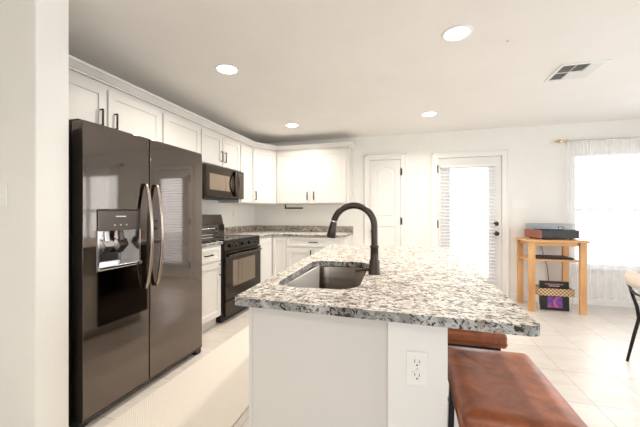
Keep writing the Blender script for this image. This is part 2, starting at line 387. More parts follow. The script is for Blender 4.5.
# ---------------------------------------------------------------- cabinets
def shaker(w, h, name='door', par=None, loc=(0, 0, 0), rail=.062, m='cab', t=.019):
    b = MB()
    b.plate([(0, 0), (w, 0), (w, h), (0, h)], [[(rail, rail), (w-rail, rail), (w-rail, h-rail), (rail, h-rail)]], -t, 0)
    b.box(rail-.006, w-rail+.006, -t+.009, -.001, rail-.006, h-rail+.006)
    o = b.build(name, m, par, bevel=.0022); o.location = loc
    return o
def pull(par, x, z, L=.128, vert=True, y=-.019, r=.0068):
    b = MB(); h = L/2
    if vert: b.box(x-r, x+r, y-.032, y-.024, z-h, z+h); b.box(x-r*.8, x+r*.8, y-.026, y, z-h+.001, z-h+.010); b.box(x-r*.8, x+r*.8, y-.026, y, z+h-.010, z+h-.001)
    else: b.box(x-h, x+h, y-.032, y-.024, z-r, z+r); b.box(x-h+.001, x-h+.010, y-.026, y, z-r*.8, z+r*.8); b.box(x+h-.010, x+h-.001, y-.026, y, z-r*.8, z+r*.8)
    return b.build('pull', 'black', par, bevel=.0012)
def upper(name, label, loc, rz, w, z0, z1, depth, doors, hz, group='white wall cabinets'):
    """doors: list of (x0, x1, handle side)"""
    t = thing(name, label, 'cabinet', loc, rz, group)
    BB(0.0005, w-.0005, 0, depth, z0, z1).build('body', 'cab', t, bevel=.002)
    for a, c, side in doors:
        d = shaker(c-a, z1-z0-.050, 'door', t, (a, -.0005, z0+.015))
        ins = .052 if w > 1.18 else .034
        if side: pull(d, (c-a-ins) if side > 0 else ins, hz-(z0+.015))
    return t
UT = 2.222
FX = -2.27   # upper cabinet face
R90 = PI/2
upper('wall_cabinet', 'white double door cabinet above the refrigerator', (FX, 1.285, 0), R90, 1.20, 1.80, UT, .325, [(.02, .622, 1), (.640, 1.187, -1)], 1.95)
upper('wall_cabinet', 'white single door wall cabinet between refrigerator cabinet and microwave cabinet', (FX, 2.485, 0), R90, .583, 1.37, UT, .325, [(.018, .575, 0)], 1.46)
upper('wall_cabinet', 'short white double door cabinet directly above the microwave', (FX, 3.068, 0), R90, .862, 1.795, UT, .325, [(.012, .424, 1), (.436, .852, -1)], 1.93)
upper('wall_cabinet', 'narrow white wall cabinet right of the microwave beside the corner', (FX, 3.93, 0), R90, .354, 1.37, UT, .325, [(.025, .335, 0)], 1.46)
# diagonal corner cabinet
t = thing('corner_wall_cabinet', 'white diagonal corner wall cabinet with one door', 'cabinet', (LW+.005, BW-.005, 0), 0, None)
ox, oy = LW+.005, BW-.005
P = [(FX, 4.285), (-2.036, 4.69), (-2.036, BW-.005), (LW+.005, BW-.005), (LW+.005, 4.285)]
MB().prism([(x-ox, y-oy) for x, y in P], 1.37, UT).build('body', 'cab', t, bevel=.002)
dx, dy = -2.036-FX, 4.69-4.285; L = math.hypot(dx, dy); an = math.atan2(dy, dx)
d = shaker(L-.05, UT-1.37-.050, 'door', t, (FX-ox+dx/L*.025+.0005*dy/L, 4.285-oy+dy/L*.025-.0005*dx/L, 1.385)); d.rotation_euler = (0, 0, an)
pull(d, .035, 1.49-1.385)
upper('wall_cabinet', 'wide white double door wall cabinet on the back wall', (-2.035, 4.69, 0), 0, 1.17, 1.37, UT, .325, [(.012, .563, 1), (.60, 1.135, -1)], 1.495)
# crown along all wall cabinets
path = [(FX, 1.282), (FX, 4.285), (-2.036, 4.69), (-.865, 4.69), (-.865, 5.018)]
prof = [(0, 2.224), (.020, 2.224), (.022, 2.236), (.032, 2.241), (.042, 2.252), (.060, 2.268), (.072, 2.273), (.074, 2.290), (0, 2.290)]
loops = []
for i, p in enumerate(path):
    p = Vector(p)
    def nrm(a, b_):
        d_ = (Vector(b_)-Vector(a)).normalized(); return Vector((d_.y, -d_.x))
    ns = []
    if i > 0: ns.append(nrm(path[i-1], path[i]))
    if i < len(path)-1: ns.append(nrm(path[i], path[i+1]))
    nn = sum(ns, Vector((0, 0))); nn.normalize(); k = 1/max(.3, nn.dot(ns[0]))
    loops.append([(p.x+nn.x*k*o_, p.y+nn.y*k*o_, z) for o_, z in prof])
tag(MB().loft(loops).build('crown_molding', 'cab'), 'white crown molding running along the tops of the wall cabinets', 'molding')

# base cabinets
BF = -1.985   # base cabinet face on left run
t = thing('base_cabinet', 'white base cabinet with a drawer between refrigerator and range', 'cabinet', (BF, 2.43, 0), R90, 'white base cabinets')
w = .615
BB(0, w, 0, .61, .10, .884).build('body', 'cab', t, bevel=.002)
BB(0, w, .06, .61, 0, .10).build('toe_kick', 'cab', t)
d = shaker(w-.05, .15, 'drawer', t, (.025, -.0005, .715), rail=.035); pull(d, (w-.05)*.58, .075, vert=False)
d = shaker(w-.05, .585, 'door', t, (.025, -.0005, .115)); pull(d, w-.05-.03, .50)
t = thing('base_cabinet', 'white corner base cabinet panel right of the range', 'cabinet', (BF, 3.925, 0), R90, 'white base cabinets')
BB(0, .47, 0, .61, .10, .884).build('body', 'cab', t, bevel=.002)
BB(0, .47, .06, .61, 0, .10).build('toe_kick', 'cab', t)
shaker(.40, .74, 'door', t, (.03, -.0005, .125))
bx = -1.984
t = thing('base_cabinet', 'white base cabinet run with drawers under the back counter', 'cabinet', (bx, 4.40, 0), 0, 'white base cabinets')
BB(0, 1.12, 0, .612, .10, .884).build('body', 'cab', t, bevel=.002)
BB(0, 1.12, .06, .612, 0, .10).build('toe_kick', 'cab', t)
shaker(.205, .74, 'door', t, (.02, -.0005, .125), rail=.045)
d = shaker(.84, .135, 'drawer', t, (.245, -.0005, .735), rail=.03); pull(d, .42, .068, .13, vert=False)
for a in (.245, .668):
    d = shaker(.417, .585, 'door', t, (a, -.0005, .125))
    if a < .3: pull(d, .38, .50)
# counters
cy = 2.425
def slab(name, poly, label, z0=.885, z1=.915, holes=None, cat='countertop'):
    ox_, oy_ = poly[0]
    b = MB(); b.plate([(x-ox_, y-oy_) for x, y in poly], [[(x-ox_, y-oy_) for x, y in h] for h in (holes or [])], z0, z1, 'xy')
    o = b.build(name, 'granite', bevel=.006, seg=3); o.location = (ox_, oy_, 0)
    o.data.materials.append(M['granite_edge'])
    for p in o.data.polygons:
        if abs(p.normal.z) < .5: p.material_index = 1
    return tag(o, label, cat)
slab('countertop', [(LW+.003, 2.43), (BF+.028, 2.43), (BF+.028, 3.052), (LW+.003, 3.052)], 'short granite countertop between refrigerator and range')
slab('countertop', [(LW+.003, 3.918), (BF+.028, 3.918), (BF+.028, 4.372), (-.845, 4.372), (-.845, BW-.003), (LW+.003, BW-.003)], 'granite countertop turning the corner behind the range')
b = MB(); b.box(LW+.0035, LW+.024, 3.92, BW-.025, .916, 1.015); b.box(LW+.0035, -.845, BW-.024, BW-.0035, .916, 1.015)
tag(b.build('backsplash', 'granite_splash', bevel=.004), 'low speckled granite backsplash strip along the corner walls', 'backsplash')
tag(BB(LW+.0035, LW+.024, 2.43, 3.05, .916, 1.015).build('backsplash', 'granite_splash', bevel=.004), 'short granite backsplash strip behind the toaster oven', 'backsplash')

# ---------------------------------------------------------------- refrigerator
FXX = -1.744; FY0, FYM, FY1 = 1.335, 1.806, 2.392
t = thing('refrigerator', 'black stainless side by side refrigerator with water dispenser', 'refrigerator', (-2.15, (FY0+FY1)/2, 0))
px, py = -t.location.x, -t.location.y
def fr(o): return o
def fbox(x0, x1, y0, y1, z0, z1): return BB(x0+px, x1+px, y0+py, y1+py, z0, z1)
fbox(-2.56, -1.835, FY0+.004, FY1-.004, .03, 1.735).build('case', 'bss_dark', t, bevel=.004)
def rdoor(y0, y1, hole=None):
    # outline in plan: gently crowned front with rounded corners
    b = MB(); n_ = 14; P_ = []
    for k in range(n_+1):
        u = k/n_; y = y0+(y1-y0)*u; e = min(u, 1-u)*(y1-y0)
        P_.append((FXX-.010*max(0, 1-e/.014)**2, y))
    out = [(-1.828, y0)]+P_+[(-1.828, y1)]
    return out
def doorloft(y0, y1, z0, z1):
    o_ = rdoor(y0, y1); return MB().loft([[(x+px, y+py, z0) for x, y in o_], [(x+px, y+py, z1) for x, y in o_]])
dz = (.885, 1.240, 1.420, 1.727)
b = MB()
for (a, c, z0, z1) in ((FY0, FYM-.004, .065, dz[0]), (FY0, FYM-.004, dz[1], 1.745)):
    pass
# freezer door: plate with an opening for the dispenser
b.plate([(FY0, .045), (FYM-.004, .045), (FYM-.004, 1.745), (FY0, 1.745)], [[(dz[2], dz[0]), (dz[3], dz[0]), (dz[3], dz[1]), (dz[2], dz[1])]], 0, .084)
bmesh.ops.transform(b.bm, matrix=Matrix(((0, 1, 0, -1.828+px), (1, 0, 0, py), (0, 0, 1, 0), (0, 0, 0, 1))), verts=b.bm.verts)
fd = b.build('freezer_door', 'bss', t, bevel=.006, seg=3, smooth=True)
b = MB(); b.box(-1.828+px, FXX+px, FYM+.004+py, FY1+py, .045, 1.745)
rd = b.build('fresh_food_door', 'bss', t, bevel=.006, seg=3, smooth=True)
# dispenser
y0, y1 = dz[2], dz[3]
ds = fbox(-1.80, FXX+.004, y0+.001, y1-.001, 1.115, dz[1]-.001).build('dispenser_panel', 'bss_satin', fd, bevel=.003)
fbox(FXX+.004, FXX+.0047, y0+.118, y0+.190, 1.199, 1.205).build('panel_mark', 'white_mark', ds)
for k in range(3): fbox(FXX+.004, FXX+.0047, y0+.105+k*.042, y0+.115+k*.042, 1.145, 1.152).build('button', 'brass', ds)
b = MB(); n0 = -1.828+.004
b.box(n0+px, n0+.004+px, y0+py, y1+py, dz[0], 1.115); b.box(n0+px, FXX+.002+px, y0+py, y0+.012+py, dz[0], 1.115); b.box(n0+px, FXX+.002+px, y1-.012+py, y1+py, dz[0], 1.115)
b.build('dispenser_niche', 'chrome', fd)
fbox(n0, FXX+.012, y0, y1, dz[0]-.002, dz[0]+.018).build('drip_tray', 'chrome', fd, bevel=.004)
for k, q in ((0, .085), (1, .19)):
    b = MB(); b.tube([(-1.785+px, y0+q+py, 1.11), (-1.775+px, y0+q+py, 1.05)], .018, 12)
    b.loft([[(-1.782+px, y0+q-.035+py, 1.06), (-1.782+px, y0+q+.035+py, 1.06), (-1.775+px, y0+q+.035+py, 1.06), (-1.775+px, y0+q-.035+py, 1.06)],
            [(-1.752+px, y0+q-.028+py, 1.02), (-1.752+px, y0+q+.028+py, 1.02), (-1.746+px, y0+q+.028+py, 1.02), (-1.746+px, y0+q-.028+py, 1.02)],
            [(-1.80+px, y0+q-.022+py, .97), (-1.80+px, y0+q+.022+py, .97), (-1.794+px, y0+q+.022+py, .97), (-1.794+px, y0+q-.022+py, .97)]])
    b.build('dispenser_paddle', 'chrome' if k == 0 else 'bss_satin', fd, smooth=True)
for par, y in ((fd, FYM-.045), (rd, FYM+.050)):
    b = MB(); pts = []
    for k in range(17):
        u = k/16; pts.append((u, .012+.050*math.sin(PI*u)**.75))
    loops = []
    for u, o_ in pts:
        z = .705+.72*u; x = FXX+o_-.004
        loops.append([(x+px, y-.012+py, z), (x+.010+px, y-.012+py, z), (x+.016+px, y-.005+py, z), (x+.016+px, y+.005+py, z), (x+.010+px, y+.012+py, z), (x+px, y+.012+py, z)])
    b.loft(loops); b.build('handle', 'bss_handle', par, smooth='full')
fbox(-2.5, -1.86, FY0+.02, FY1-.02, .0, .05).build('base_grille', 'bss_dark', t)
b = MB(); b.box(-1.86+px, -1.752+px, FY1-.07+py, FY1-.003+py, 0, .044); b.build('foot', 'rubber', t, bevel=.006)
b = MB(); b.box(-1.85+px, -1.775+px, FY0+.005+py, FY0+.05+py, 0, .055); b.build('foot', 'rubber', t, bevel=.006)
for y in (FY0+.008, FY1-.05):
    fbox(-1.95, -1.79, y, y+.042, 1.735, 1.758).build('hinge_cover', 'bss_dark', t, bevel=.006)

# ---------------------------------------------------------------- range
RY0, RY1 = 3.058, 3.912; RWd = RY1-RY0
t = thing('range', 'black freestanding electric range with oven and five knobs', 'range', (-1.95, RY0, 0), R90)
# local: x along width, y into wall (front at 0)
BB(.002, RWd-.002, .02, .635, .06, .905).build('body', 'bss_dark', t, bevel=.003)
BB(.0, RWd, .0, .56, .905, .925).build('cooktop', 'gloss_black', t, bevel=.004)
b = MB(); b.loft([[(0, -.005, .80), (0, .03, .80), (0, .03, .905), (0, .0, .905)], [(RWd, -.005, .80), (RWd, .03, .80), (RWd, .03, .905), (RWd, .0, .905)]])
cp = b.build('control_panel', 'oven_black', t, bevel=.003)
for q in (.14, .235, .43, .60, .70):
    k = MB().lathe([(.026, .0), (.026, -.006), (.020, -.010), (.017, -.034), (.012, -.036)], (q, -.003, .853), 'y', 18).build('knob', 'rubber', cp, smooth=True)
    BB(q-.003, q+.003, -.041, -.036, .840, .866).build('knob_pointer', 'rubber', k)
b = MB(); b.plate([(.004, .255), (RWd-.004, .255), (RWd-.004, .792), (.004, .792)], [[(.15, .38), (RWd-.15, .38), (RWd-.15, .68), (.15, .68)]], -.022, .018)
od = b.build('oven_door', 'oven_black', t, bevel=.004)
BB(.145, RWd-.145, -.018, -.010, .375, .685).build('window', 'oven_window', od)
b = MB(); b.tube([(.05, -.02, .745), (.05, -.055, .750), (.09, -.066, .752), (RWd/2, -.070, .752), (RWd-.09, -.066, .752), (RWd-.05, -.055, .750), (RWd-.05, -.02, .745)], .0125, 12)
b.build('handle', 'bss_satin', od, smooth='full')
BB(.004, RWd-.004, -.020, .018, .075, .245)  .build('drawer', 'oven_black', t, bevel=.004)
b = MB()
BB(.02, RWd-.02, .05, .6, 0, .06).build('base', 'rubber', t)
b.loft([[(0, .545, .925), (0, .64, .925), (0, .64, 1.205), (0, .59, 1.205), (0, .560, 1.09)], [(RWd, .545, .925), (RWd, .64, .925), (RWd, .64, 1.205), (RWd, .59, 1.205), (RWd, .560, 1.09)]])
bgd = b.build('backguard', 'bss_satin', t, bevel=.003)
b = MB(); b.box(RWd*.25, RWd*.75, -.003, .004, .0, .07, Matrix.Translation((0, .574, 1.115)) @ Matrix.Rotation(-.26, 4, 'X')); b.build('display', 'gloss_black', bgd)
BB(.01, RWd-.01, .538, .556, .93, 1.07).build('backguard_glass', 'gloss_black', bgd)
for cx_, cy_, r_ in ((.2, .14, .10), (.62, .15, .085), (.2, .40, .08), (.63, .39, .11)):
    b = MB(); lo = [[(cx_+rr*math.cos(2*PI*k/32), cy_+rr*math.sin(2*PI*k/32), zz) for k in range(32)] for rr, zz in ((r_, .9252), (r_, .9256), (r_-.004, .9256), (r_-.004, .9252))]
    b.loft(lo, cap=False); b.build('burner_ring', 'nickel', t)

# microwave
t = thing('microwave', 'black over the range microwave with oval handle under short cabinet', 'microwave', (-2.19, 3.072, 0), R90)
w = .852; z0, z1 = 1.415, 1.79
BB(0, w, .028, .40, z0, z1).build('body', 'bss_dark', t, bevel=.003)
b = MB(); b.plate([(.002, z0+.002), (.70, z0+.002), (.70, z1-.003), (.002, z1-.003)], [[(.07, z0+.085), (.54, z0+.085), (.54, z1-.10), (.07, z1-.10)]], .0, .027)
dr = b.build('door', 'oven_black', t, bevel=.003)
BB(.065, .545, .004, .012, z0+.08, z1-.095).build('window', 'oven_window', dr)
for sgn in (-1, 1):
    b = MB(); pts = []
    for k in range(15):
        u = k/14; s_ = math.sin(PI*u); pts.append((.615+sgn*.052*s_, -.012-.022*s_**.5, z0+.035+.315*u))
    b.tube(pts, .011, 10); b.build('handle', 'bronze', dr, smooth='full')
BB(.703, w-.002, .0, .027, z0+.002, z1-.003).build('control_panel', 'bss_satin', t, bevel=.003)
BB(.72, w-.02, -.002, .002, z1-.075, z1-.045).build('display', 'gloss_black', t)
BB(.05, w-.05, .06, .36, z0-.012, z0).build('vent_grille', 'rubber', t)
BB(.005, w-.005, -.001, .02, z1-.022, z1-.006).build('top_vent', 'rubber', t)

# toaster oven
t = thing('toaster_oven', 'black toaster oven on the small counter between refrigerator and range', 'toaster oven', (-1.975, 2.60, .915), R90)
BB(0, .40, .0, .30, .012, .185).build('body', 'gloss_black', t, bevel=.012, seg=3)
d = BB(.02, .29, -.010, .003, .03, .165).build('glass_door', 'gloss_black', t, bevel=.003)
b = MB(); b.tube([(.04, -.008, .150), (.04, -.030, .150), (.27, -.030, .150), (.27, -.008, .150)], .006, 10); b.build('handle', 'chrome', d, smooth=True)
for k in range(2): BB(.04, .27, -.0125, -.010, .055+k*.03, .059+k*.03).build('rack_bar', 'chrome', d)
BB(.305, .385, -.004, .003, .03, .170).build('side_panel', 'bss_satin', t, bevel=.002)
for k in range(3): MB().lathe([(.012, 0), (.010, -.014)], (.345, -.004, .055+k*.043), 'y', 14).build('knob', 'rubber', t, smooth=True)
for x in (.03, .37):
    for y in (.03, .27): MB().lathe([(.012, 0), (.014, .014)], (x, y, 0), 'z', 12).build('foot', 'rubber', t)
# paper towel holder under the back cabinet
t = thing('paper_towel_holder', 'empty dark paper towel holder mounted beneath the back wall cabinet', 'paper towel holder', (-1.925, 4.80, 1.3695))
BB(-.02, .02, -.03, .03, -.008, 0).build('mount', 'bronze', t, bevel=.002)
BB(-.008, .008, -.012, .012, -.065, -.006).build('arm', 'bronze', t, bevel=.003)
MB().tube([(-.01, 0, -.062), (.30, 0, -.062)], .012, 12).build('rod', 'bronze', t, smooth=True)

# ---------------------------------------------------------------- wall plates
def outlet(label, loc, rz, group='duplex wall outlets', sc=1.0):
    t = thing('wall_outlet', label, 'outlet', loc, rz, group)
    b = MB(); b.plate(rrect(-.032, .032, -.053, .053, .004, 2), [], -.005, -.0002); pl = b.build('plate', 'white_plastic', t, bevel=.0015)
    for zc in (-.021, .021):
        r = MB().plate(rrect(-.0165, .0165, zc-.0145, zc+.0145, .010, 5), [], -.0075, -.004).build('receptacle', 'white_plastic', t, bevel=.001)
        b = MB(); b.box(-.0078, -.0058, -.0080, -.007, zc-.001, zc+.009); b.box(.0058, .0078, -.0080, -.007, zc-.001, zc+.0075)
        b.lathe([(.0028, -.008), (.0028, -.007)], (0, 0, zc-.008), 'y', 10); b.build('slots', 'slot', r)
    MB().lathe([(.003, -.0062), (.003, -.004)], (0, 0, 0), 'y', 10).build('screw', 'nickel', t)
    return t
outlet('white duplex outlet on the end of the island knee wall', (.0275, 1.0395, .732), 0)
outlet('white outlet on the back wall below the corner cabinet', (-2.06, BW, 1.215), 0)
outlet('white outlet on the back wall under the wide double cabinet', (-1.15, BW, 1.20), 0)
outlet('white outlet on the left wall beside the range backguard', (LW, 4.35, 1.215), R90)
def switch(label, loc, rz, gang):
    t = thing('light_switch', label, 'light switch', loc, rz)
    w = .07+.046*(gang-1)
    b = MB(); b.plate(rrect(-w/2, w/2, -.0575, .0575, .004, 2), [], -.006, -.0002); b.build('plate', 'white_plastic', t, bevel=.0015)
    for k in range(gang):
        x = (k-(gang-1)/2)*.046
        BB(x-.0050, x+.0050, -.008, -.005, -.012, .012).build('switch_slot', 'white_plastic', t)
        b = MB(); b.box(x-.0038, x+.0038, -.016, -.006, -.004, .004, Matrix.Rotation(.5, 4, 'X')); b.build('toggle', 'white_plastic', t)
    return t
switch('white single light switch on the wall at the far left', (-2.0, 1.1195, 1.315), 0, 1)
switch('white four gang light switch plate right of the patio door', (1.525, BW-.0005, 1.352), 0, 4)

# ---------------------------------------------------------------- island
IX0, IX1, IY0, IY1 = -.614, .352, .988, 3.04
def rot(p, a, c):
    x, y = p[0]-c[0], p[1]-c[1]; return (c[0]+x*math.cos(a)-y*math.sin(a), c[1]+x*math.sin(a)+y*math.cos(a))
SC = (-.388, 1.60); SA = math.radians(2.5)
hole = [rot(p, SA, SC) for p in rrect(SC[0]-.180, SC[0]+.180, 1.235, 1.965, .10, 6)]
outer = []
for (cx, cy_, a0, r) in ((IX1-.03, IY1-.03, 0, .03), (-.735+.03, IY1-.03, PI/2, .03), (IX0+.015, IY0+.034+.015, PI, .015), (IX1-.03, IY0-.01+.03, 1.5*PI, .03)):
    for k in range(5): a = a0+PI/2*k/4; outer.append((cx+r*math.cos(a), cy_+r*math.sin(a)))
slab('island_countertop', outer, 'large speckled granite island countertop with a sink cutout', holes=[hole])
# base
t = thing('kitchen_island', 'white painted kitchen island base with an end panel', 'island', (-.3, 2.0, 0))
def ib(x0, x1, y0, y1, z0, z1): return BB(x0+.3, x1+.3, y0-2, y1-2, z0, z1)
b = MB()   # hollow carcass so the sink can hang inside
for bx_ in ((-.560, -.064, 1.075, 1.10, .1, .884), (-.560, -.064, 2.96, 2.98, .1, .884), (-.560, -.545, 1.10, 2.96, .1, .884), (-.08, -.064, 1.10, 2.96, .1, .884), (-.545, -.08, 1.10, 2.96, .1, .12)):
    b.box(bx_[0]+.3, bx_[1]+.3, bx_[2]-2, bx_[3]-2, bx_[4], bx_[5])
b.build('carcass', 'island', t)
ib(-.49, -.064, 1.08, 2.97, 0, .10).build('toe_kick', 'island', t)
ib(-.566, -.064, 1.060, 1.075, .0, .884).build('end_panel', 'island', t, bevel=.002)
ib(-.569, -.556, 1.0565, 1.0600, .0, .884).build('corner_strip', 'island', t, bevel=.001)
ib(-.0635, .118, 1.040, 2.98, 0, .884).build('knee_wall', 'trim', t, bevel=.003)
ib(-.585, -.5605, 2.38, 2.98, .11, .875).build('added_dishwasher_front', 'oven_black', t, bevel=.004)  # added unseen dishwasher front, gives the refrigerator doors something dark to reflect
for k in range(2):
    d = shaker(.44, .74, 'door', t, (-.560+.3, 1.115-2+.455*k+.44, .125), m='island'); d.rotation_euler = (0, 0, -R90); pull(d, .035 if k % 2 else .405, .66)
# sink
t = thing('sink', 'undermount stainless steel kitchen sink in the island', 'sink', (SC[0], SC[1], .885))
t.rotation_euler = (0, 0, SA)
def rl(hx, hy, r, z): return [(x, y, z) for x, y in rrect(-hx, hx, -hy, hy, r, 6)]
hx, hy = .180, .365
b = MB(); b.loft([rl(hx+.022, hy+.022, .115, -.0008), rl(hx+.004, hy+.004, .104, -.0008), rl(hx+.002, hy+.002, .102, -.010), rl(hx-.004, hy-.004, .097, -.175), rl(hx-.010, hy-.010, .09, -.195), rl(hx-.028, hy-.028, .07, -.208), rl(hx-.06, hy-.06, .03, -.212), rl(.05, .05, .049, -.216), rl(.045, .045, .0445, -.222),
                    rl(.048, .048, .047, -.226), rl(hx-.058, hy-.058, .03, -.216), rl(hx-.024, hy-.024, .073, -.211), rl(hx-.006, hy-.006, .094, -.197), rl(hx, hy, .10, -.176), rl(hx+.006, hy+.006, .106, -.012), rl(hx+.022, hy+.022, .115, -.003)], cap=False)
b.build('basin', 'steel', t, smooth='full')
MB().lathe([(.044, -.222), (.040, -.219), (.034, -.224), (.012, -.224), (.010, -.218), (.002, -.216)], (0, 0, 0), 'z', 24).build('drain', 'chrome', t, smooth=True)
# faucet
t = thing('faucet', 'dark bronze gooseneck pull down faucet standing beside the sink', 'faucet', (-.163, 1.605, .915))
MB().lathe([(.031, 0), (.031, .006), (.027, .012), (.026, .065), (.021, .075), (.020, .13), (.022, .133), (.022, .140), (.018, .146)], (0, 0, 0), 'z', 28).build('body', 'bronze', t, smooth=True)
pts = [(0, 0, .14)]; zc = .240; r = .106
for k in range(0, 4): pts.append((0, 0, .15+(zc-.15)*k/3))
for k in range(1, 22):
    a = math.radians(165)*k/21; pts.append((-r+r*math.cos(a), 0, zc+r*math.sin(a)*1.0))
MB().tube(pts, .0165, 18).build('spout', 'bronze', t, smooth=True)
e = Vector(pts[-1]); dr_ = Vector((-.20, 0, -.98)).normalized()
ring = MB().tube([e, e+dr_*.006], .0175, 18).build('ring', 'chrome', t, smooth=True)
MB().tube([e+dr_*.006, e+dr_*.02, e+dr_*.05, e+dr_*.085, e+dr_*.09], [.0165, .018, .021, .025, .022], 20).build('spray_head', 'bronze', t, smooth=True)
MB().tube([(-.015, -.005, .024), (-.045, -.018, .023), (-.092, -.045, .018)], [.010, .0075, .0055], 12).build('lever', 'bronze', t, smooth=True)
MB().lathe([(.0215, -.026), (.0225, 0), (.0215, .006)], (0, 0, .026), 'x', 20).build('valve', 'bronze', t, smooth=True)

# ---------------------------------------------------------------- bar stools
def stool(loc, label):
    t = thing('bar_stool', label, 'bar stool', loc, 0, 'leather bar stools at the island')
    # saddle seat, x half .158, y half .235
    b = MB(); loops = []; nx = 12; hx, hy = .160, .250
    def sq(h, k, z, rr): return [(x, y, z+ (.0 if k == 0 else .012*(y/hy)**2 - .006*(x/hx)**2)) for x, y in rrect(-h[0], h[0], -h[1], h[1], rr, 5)]
    for h, z, rr, k in (((.148, .235), .580, .012, 0), ((.158, .247), .584, .014, 0), ((.162, .251), .595, .016, 0), ((.162, .251), .630, .016, 1), ((.159, .248), .640, .014, 1), ((.152, .241), .646, .012, 1), ((.11, .20), .648, .012, 1), ((.06, .12), .647, .012, 1), ((.02, .05), .6465, .015, 1)):
        loops.append(sq(h, k, z, rr))
    b.loft(loops); b.build('seat', 'leather', t, smooth='full')
    lp = [(x, y, .600) for x, y in rrect(-.1632, .1632, -.2522, .2522, .017, 5)]
    b = MB(); b.tube(lp+[lp[0]], .0025, 6, cap=False); b.build('seam', 'leather', t, smooth='full')
    b = MB()
    for x in (-.13, .13): b.box(x-.01, x+.01, -.20, .20, .558, .580)
    for y in (-.20, .20): b.box(-.14, .14, y-.01, y+.01, .558, .580)
    b.build('seat_frame', 'black', t)
    for x in (-1, 1):
        for y in (-1, 1):
            b = MB(); b.loft([[(x*.145-.011, y*.215-.011, 0), (x*.145+.011, y*.215-.011, 0), (x*.145+.011, y*.215+.011, 0), (x*.145-.011, y*.215+.011, 0)],
                              [(x*.130-.011, y*.20-.011, .575), (x*.130+.011, y*.20-.011, .575), (x*.130+.011, y*.20+.011, .575), (x*.130-.011, y*.20+.011, .575)]])
            b.build('leg', 'black', t)
    b = MB()
    for x in (-.141, .141): b.box(x-.008, x+.008, -.21, .21, .20, .216)
    for y in (-.207, .207): b.box(-.138, .138, y-.008, y+.008, .28, .296)
    b.build('stretcher', 'black', t)
    return t
s1 = stool((.309, 1.212, 0), 'nearer brown leather bar stool beside the outlet end of the island')
s2 = copy_tree(s1, (.289, 1.905, 0), 'farther brown leather bar stool mostly hidden under the island counter')

# ---------------------------------------------------------------- rug
b = MB(); b.loft([[(x, y, z) for x, y in rrect(-.35-e_, .35+e_, -1.4-e_, 1.4+e_, .03, 3)] for z, e_ in ((0.0005, 0), (.007, 0), (.010, -.006))])
o = b.build('runner_rug', 'rug'); o.location = (-1.315, 1.85, 0); tag(o, 'cream woven runner rug between refrigerator and island', 'rug')

# ---------------------------------------------------------------- side table with record player
t = thing('side_table', 'light pine side table with middle shelf under the record player', 'table', (1.745, 4.72, 0))
BB(-.325, .335, -.27, .225, .868, .893).build('tabletop', 'oak_top', t, bevel=.003)
for x, y in ((-.255, -.215), (.285, -.215), (-.26, .19), (.270, .19)):
    BB(x-.035, x+.035, y-.02, y+.02, 0, .868).build('leg', 'oak', t, bevel=.003)
b = MB(); P = [(-.29, .205), (.30, .205), (.30, -.19), (.245, -.215)]+[(.245-.46*k/10, -.215+.05*math.sin(PI*k/10)) for k in range(1, 10)]+[(-.215, -.215), (-.29, -.19)]
b.prism(P, .625, .645); b.build('shelf', 'oak_top', t, bevel=.002)
b = MB(); b.box(-.22, .23, -.222, -.205, .82, .868); b.box(-.22, .23, .18, .197, .82, .868); b.box(-.268, -.25, -.20, .18, .82, .868); b.box(.25, .268, -.20, .18, .82, .868)
b.build('apron', 'oak_top', t, bevel=.002)
tz = .893
t = thing('record_player', 'record player with wooden sides and clear dust cover on the pine table', 'record player', (1.785, 4.745, tz), math.radians(11))
t.scale = (1, 1, 1.14)
for x in (-.17, .17):
    for y in (-.12, .12): MB().lathe([(.018, 0), (.02, .014)], (x, y, 0), 'z', 14).build('foot', 'rubber', t)
BB(-.213, .213, -.175, .175, .014, .10).build('body', 'rubber', t, bevel=.003)
for x in (-.227, .215): BB(x-.002, x+.014, -.18, .18, .014, .105).build('side_panel', 'cherry', t, bevel=.002)
MB().lathe([(.15, .10), (.15, .108), (.005, .109)], (-.04, 0, 0), 'z', 40).build('platter', 'rubber', t, smooth=True)
b = MB(); b.tube([(.17, .10, .10), (.17, .10, .135)], .012, 12); b.tube([(.17, .13, .133), (.17, .0, .131), (.10, -.085, .122)], .005, 8); b.build('tonearm', 'chrome', t, smooth=True)
b = MB(); b.box(-.215, .215, -.178, -.175, .107, .172); b.box(-.215, .215, .170, .173, .107, .172); b.box(-.218, -.215, -.178, .173, .107, .172); b.box(.215, .218, -.178, .173, .107, .172); b.box(-.218, .218, -.178, .173, .172, .175)
b.build('dust_cover', 'smoke_glass', t)
o = MB().loft([[(x, y, z) for x, y in rrect(-.20, .20, -.14, .14, .01, 3)] for z in (0, .018)]).build('record_sleeve', 'rubber', bevel=.002)
o.name = 'black_case'; o.location = (1.79, 4.755, .6455); tag(o, 'flat black case lying on the middle shelf of the pine table', 'case')
pts = [(1.765, 4.99, .96), (1.765, 5.003, .86), (1.775, 5.003, .76), (1.79, 5.003, .68), (1.80, 5.003, .62), (1.835, 5.003, .52), (1.85, 5.003, .40), (1.86, 5.0, .30), (1.87, 5.0, .02)]
tag(MB().tube(pts, .004, 8).build('power_cord', 'rubber', smooth=True), 'thin black cord hanging behind the pine table', 'cord')
